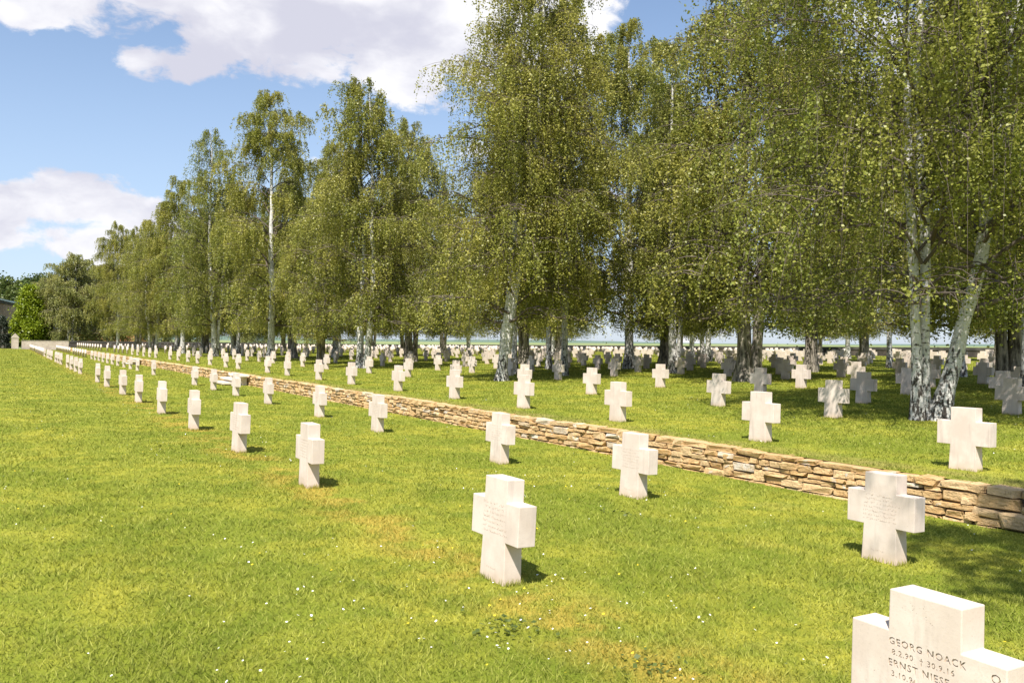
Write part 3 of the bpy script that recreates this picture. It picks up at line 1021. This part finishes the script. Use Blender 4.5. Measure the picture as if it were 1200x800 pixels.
rt = random.Random(9)
TROW = {16: 'front tree row', 17: 'front tree row', 21: 'line between the first two tree rows', 20: 'line between the first two tree rows', 22: 'second tree row', 29: 'gap behind the second tree row', 24: 'second tree row', 25: 'second tree row', 27: 'second tree row', 34: 'third tree row', 36: 'third tree row',
        44: 'fourth tree row', 45: 'fourth tree row', 54: 'fifth tree row', 55: 'fifth tree row', 64: 'sixth tree row', 66: 'sixth tree row', 74: 'last tree row before the boundary wall'}
cnt = {}
for (x, y, H, kind) in sorted(TREES, key=lambda q: q[1]):
    if kind == 'far':
        cnt['far'] = cnt.get('far', 0) + 1
        iv = in_view(x, y, 4, 200)
        lab = 'bushy grey-green tree rising behind the end wall, %s of its group from the left' % ['?'][0]
        place_tree(x, y, H, kind, 'F', 0, rt.uniform(0, 6), 'broadleaf_tree')['px'] = iv[0] if iv else 0
        continue
    rn = TROW[int(x)]
    cnt[rn] = cnt.get(rn, 0) + 1
    lab = TREE_CUSTOM.get((x, y)) or TLAB.get(kind) or '%s birch, %s from the right in the %s' % (
        {'broad': 'broad dense', 'pair': 'twin-stemmed', 'tall': 'tall weeping', 'open': 'loose airy', 'slim': 'slim'}[kind], ordinal(cnt[rn] - 1) if cnt[rn] > 1 else 'first', rn)
    place_tree(x, y, H, kind, lab, None, 0 if kind in ('near', 'forked') else rt.uniform(0, 6.28))
fars = sorted([o for o in COL.objects if o.get('label') == 'F'], key=lambda o: o['px'])
for i, o in enumerate(fars):
    del o['px']
    o['label'] = 'bushy grey-green tree behind the far end wall, %s' % ('leftmost of its clump' if i == 0 else ORD[i] + ' from the left in its clump')
    o['group'] = 'bushy trees beyond the far end wall'
sx, sy, sH, sk = SHADE_TREE
st_ = place_tree(sx, sy, sH, sk, 'birch beside the viewer casting the dappled shade on the lawn at the right', z_low(sx), 1.0)


# clumpy foliage body for conifers and background trees
def foliage_tree(name, label, cat, x, y, z, H, R, mat, shape, nleaf, leaf, seed, trunk_r=.25):
    rng = np.random.default_rng(seed)
    root = empty(name, (x, y, z)); props(root, label, cat)
    TV, TF = [], []
    tube([(0, 0, -.3), (0.05, 0, H * .3), (0, .05, H * .85)], [trunk_r * 1.3, trunk_r, .04], 8, TV, TF)
    link('trunk', mesh_np('trunk', np.concatenate(TV), np.array(TF), M['dbark'], True), root)
    nc = 90
    P = []
    for i in range(nc):
        t_ = rng.random()
        if shape == 'cone': rr = R * (1 - t_) ** .75 * min(1, .72 + t_ * 3); zc = H * (.03 + .93 * t_)
        elif shape == 'column': rr = R * (1 - t_ ** 3) ; zc = H * (.02 + .94 * t_)
        else: rr = R * math.sqrt(max(0, 1 - (2 * t_ - 1) ** 2)); zc = H * (.25 + .68 * t_)
        a = rng.random() * 6.283; q = rr * rng.uniform(.6, 1.0)
        c = np.array([math.cos(a) * q, math.sin(a) * q, zc])
        k = nleaf // nc
        s = R * (.20 if shape != 'round' else .26)
        P.append(c + rng.normal(0, .8, (k, 3)) * (s, s, s * .8))
    P = np.concatenate(P); P = P[P[:, 2] > .1]
    V, F = leaf_quads(P, leaf, rng)
    link('crown', mesh_np('crown', V, F, M[mat]), root)
    return root


foliage_tree('conifer', 'bright yellow-green cone-shaped evergreen behind the end wall at the far left', 'tree', 4.75, 166, 0, 10.4, 3.3, 'cypress', 'cone', 34000, .19, 21)
foliage_tree('yew_tree', 'dark upright yew in front of the stone building at the left border', 'tree', .75, 161, 0, 5.4, 1.15, 'yew', 'column', 9000, .08, 22)
foliage_tree('yew_tree', 'second dark yew at the very left edge before the building', 'tree', -.9, 162, 0, 4.6, 1.2, 'yew', 'column', 8000, .08, 29)
foliage_tree('woodland_tree', 'mid-green round tree rising behind the building roof at the left edge', 'tree', 1.5, 214, 0, 14.4, 5.2, 'wood_leaf', 'round', 24000, .30, 23)
foliage_tree('woodland_tree', 'dark-topped tree just behind the tip of the bright conifer', 'tree', 7.6, 222, 0, 16.2, 4.2, 'wood_leaf', 'round', 24000, .28, 24)
foliage_tree('woodland_tree', 'low light green tree between the building roof and the conifer tip', 'tree', 4.8, 205, 0, 13.2, 3.6, 'wood_leaf', 'round', 20000, .28, 25)

# ------------------------------------------------------------------ building at the left border
root = empty('stone_building', (3.2, 192, 0), 0)
props(root, 'brown stone building with a pale blue-grey roof edge at the left border', 'building')
dirv = Vector((0.17, 1, 0)).normalized(); nrm = Vector((-dirv.y, dirv.x, 0))
P0 = Vector((-3.2, -36, 0)); P1 = Vector((0, 0, 0))


def prism(name, pts, z0, z1, mat):
    bm = bmesh.new()
    lo = [bm.verts.new((p.x, p.y, z0)) for p in pts]; hi = [bm.verts.new((p.x, p.y, z1)) for p in pts]
    bm.faces.new(lo[::-1]); bm.faces.new(hi)
    n = len(pts)
    for i in range(n): bm.faces.new((lo[i], lo[(i + 1) % n], hi[(i + 1) % n], hi[i]))
    return bm_mesh(name, bm, mat)


a0 = P1 - dirv * 24; q = nrm * 14
link('wall', prism('wall', [a0, P1, P1 + q, a0 + q], -1.6, 7.9, M['build']), root)
o1 = nrm * -.45
link('roof', prism('roof', [a0 - dirv * .4 + o1, P1 + dirv * .4 + o1, P1 + dirv * .4 + q, a0 - dirv * .4 + q], 8.35, 8.62, M['fascia']), root)
link('eaves_board', prism('eaves_board', [a0 - dirv * .2 + o1 * .5, P1 + dirv * .2 + o1 * .5, P1 + dirv * .2 + q, a0 - dirv * .2 + q], 7.903, 8.347, M['coping']), root)
for k in range(3):
    c = P1 - dirv * (5 + 6 * k)
    f = link('window', prism('window', [c - dirv * .8 - nrm * .03, c + dirv * .8 - nrm * .03, c + dirv * .8 + nrm * .1, c - dirv * .8 + nrm * .1], 3.0, 5.6, M['dark']), root)


def house(x, y, z, L, Wd, wall_h, ridge, rz, label):
    root = empty('house', (x, y, z), rz); props(root, label, 'house', 'orange-roofed houses beyond the end wall')
    link('wall', box_mesh('wall', -L / 2, L / 2, -Wd / 2, Wd / 2, 0, wall_h, M['plaster']), root)
    bm = bmesh.new(); e = .4
    v_ = [bm.verts.new(p) for p in ((-L / 2 - e, -Wd / 2 - e, wall_h + .003), (L / 2 + e, -Wd / 2 - e, wall_h + .003), (L / 2 + e, Wd / 2 + e, wall_h + .003), (-L / 2 - e, Wd / 2 + e, wall_h + .003), (-L / 2 - e, 0, ridge), (L / 2 + e, 0, ridge))]
    for f in ((3, 2, 1, 0), (0, 1, 5, 4), (2, 3, 4, 5), (0, 4, 3), (1, 2, 5)): bm.faces.new([v_[i] for i in f])
    r_ = link('roof', bm_mesh('roof', bm, M['tile']), root)
    link('chimney', box_mesh('chimney', L * .2, L * .2 + .7, -.35, .35, ridge - 1.2, ridge + .7, M['tile']), r_)
    for k in (-1, 1):
        link('window', box_mesh('window', k * L * .25 - .5, k * L * .25 + .5, -Wd / 2 - .03, -Wd / 2 + .1, 1.0, 2.2, M['dark']), root)


house(19.8, 240, -1.6, 6, 7, 2.4, 4.9, .2, 'small house with a bright orange roof glimpsed under the trees at the far left')
house(29.5, 250, -1.6, 8, 7, 2.4, 4.4, .5, 'second orange-roofed house glimpsed under the trees, right of the brighter one')

# ------------------------------------------------------------------ grass blades, daisies
rng = np.random.default_rng(77)


def scatter(n, d0, d1, power):
    """points over the part of the lawns round the view, thinning with distance"""
    k = 2 - power
    u = rng.random(n)
    d = (d0 ** k + u * (d1 ** k - d0 ** k)) ** (1 / k)
    a = YAW + rng.uniform(-math.radians(38), math.radians(40), n)
    return np.sin(a) * d, np.cos(a) * d, d


def ground_z(x, y):
    zl = np.where(x < 0, .10, .10 - .031 * np.clip(x, 0, 9.6))
    zt = .255 + .009 * np.clip(x - 10.3, 0, None) * np.clip(1 - y / 130, 0, 1)
    return np.where(x < 9.6, zl, zt)


N = 800000
x, y, d = scatter(N, 3.2, 156, 1.72)
ok = ((x < 9.36) | (x > 9.62)) & (x < 79) & (y < 157)
# keep the blades out of the crosses
x, y, d = x[ok], y[ok], d[ok]
keep = np.ones(len(x), bool)
for (dep, ri, k, cx, cy, cz) in cand[:60]:
    keep &= ~((x > cx - .004) & (x < cx + .155) & (np.abs(y - cy) < .18))
x, y, d = x[keep], y[keep], d[keep]
z = ground_z(x, y)
# patchy length
patch = np.sin(x * 3.1 + np.sin(y * 2.3)) * np.sin(y * 2.7 + np.sin(x * 1.9)) * .5 + .5
hgt = rng.uniform(.012, .042, len(x)) * (.65 + .6 * patch) * (1 + .008 * np.minimum(d, 60))
wid = .0029 * (d / 4.5) ** .85 * rng.uniform(.7, 1.4, len(x)) + .0008
a = rng.uniform(0, 6.283, len(x)); ln = rng.uniform(.3, 1.7, len(x)) * hgt
a2 = rng.uniform(0, 6.283, len(x))
bx = np.cos(a) * wid; by = np.sin(a) * wid
V = np.empty((len(x), 3, 3))
V[:, 0] = np.c_[x - bx, y - by, z - .003]
V[:, 1] = np.c_[x + bx, y + by, z - .003]
V[:, 2] = np.c_[x + np.cos(a2) * ln, y + np.sin(a2) * ln, z + hgt]
# longer untrimmed tufts against the feet of the nearer crosses
TV_ = []
for (dep, ri, k, cx, cy, cz) in cand[:60]:
    m_ = 260
    side = rng.integers(0, 4, m_); uu = rng.random(m_)
    tx = np.where(side == 0, cx - .012, np.where(side == 1, cx + .167, cx + uu * .155)) + rng.normal(0, .008, m_)
    ty = np.where(side < 2, cy - .185 + uu * .37, np.where(side == 2, cy - .195, cy + .195)) + rng.normal(0, .008, m_)
    tz = np.full(m_, cz); th_ = rng.uniform(.02, .065, m_); aa = rng.uniform(0, 6.283, m_); bb = rng.uniform(0, 6.283, m_)
    ww = .003
    TV_.append(np.stack([np.c_[tx - np.cos(aa) * ww, ty - np.sin(aa) * ww, tz - .003], np.c_[tx + np.cos(aa) * ww, ty + np.sin(aa) * ww, tz - .003],
                         np.c_[tx + np.cos(bb) * th_ * .4, ty + np.sin(bb) * th_ * .4, tz + th_]], 1))
V = np.concatenate([V] + TV_); x = V[:, 0, 0]
gr = link('grass', mesh_np('grass', V.reshape(-1, 3), np.arange(len(x) * 3).reshape(-1, 3), M['blade']))
props(gr, 'short mown yellow-green grass covering both lawns', 'grass', None, 'stuff')


def flowers(name, n, rad, mat, label, h, power, clump):
    x, y, d = scatter(n, 3.6, 45, power)
    keep = ((np.sin(x * .9 + 2) * np.sin(y * .7 + x * .3) + rng.normal(0, .45, n)) > clump) & ((x < 9.3) | (x > 9.8)) & (x < 60)
    x, y = x[keep], y[keep]; z = ground_z(x, y) + h * rng.uniform(.7, 1.2, len(x))
    n = len(x); s = 6
    th = np.linspace(0, 2 * np.pi, s, endpoint=False)
    r_ = rad * rng.uniform(.6, 1.15, n)[:, None]
    tx = rng.normal(0, .3, (n, 1)); ty = rng.normal(0, .3, (n, 1))
    cx = np.cos(th)[None] * r_; cy = np.sin(th)[None] * r_
    V = np.stack([x[:, None] + cx, y[:, None] + cy, z[:, None] + cx * tx + cy * ty], 2).reshape(-1, 3)
    props(link(name, mesh_np(name, V, np.arange(n * s).reshape(-1, s), M[mat])), label, name, None, 'stuff')


flowers('daisies', 3400, .0078, 'daisy', 'tiny white daisies scattered through the lawns', .045, 1.35, .25)
flowers('buttercups', 900, .009, 'yellow', 'tiny yellow flowers scattered through the lawns', .045, 1.6, .2)
# dark broad-leaved weeds growing flat in the near grass
wr = np.random.default_rng(3)
WP = []
for wx, wy, wr_, wn in ((2.73, 4.58, .20, 50), (3.15, 3.6, .2, 40), (5.9, 7.4, .2, 30)):
    q_ = wr.normal(0, wr_ * .55, (wn, 2)) + (wx, wy)
    WP.append(np.c_[q_, [z_low(a_) for a_ in q_[:, 0]]] + np.c_[np.zeros((wn, 2)), wr.uniform(.02, .05, wn)])
WV, WF = leaf_quads(np.concatenate(WP), .020, wr, 1.6)
props(link('weeds', mesh_np('weeds', WV, WF, M['wood_leaf'])), 'flat dark green weed rosettes in the foreground lawn', 'weeds', None, 'stuff')
print('objects', len(COL.objects))
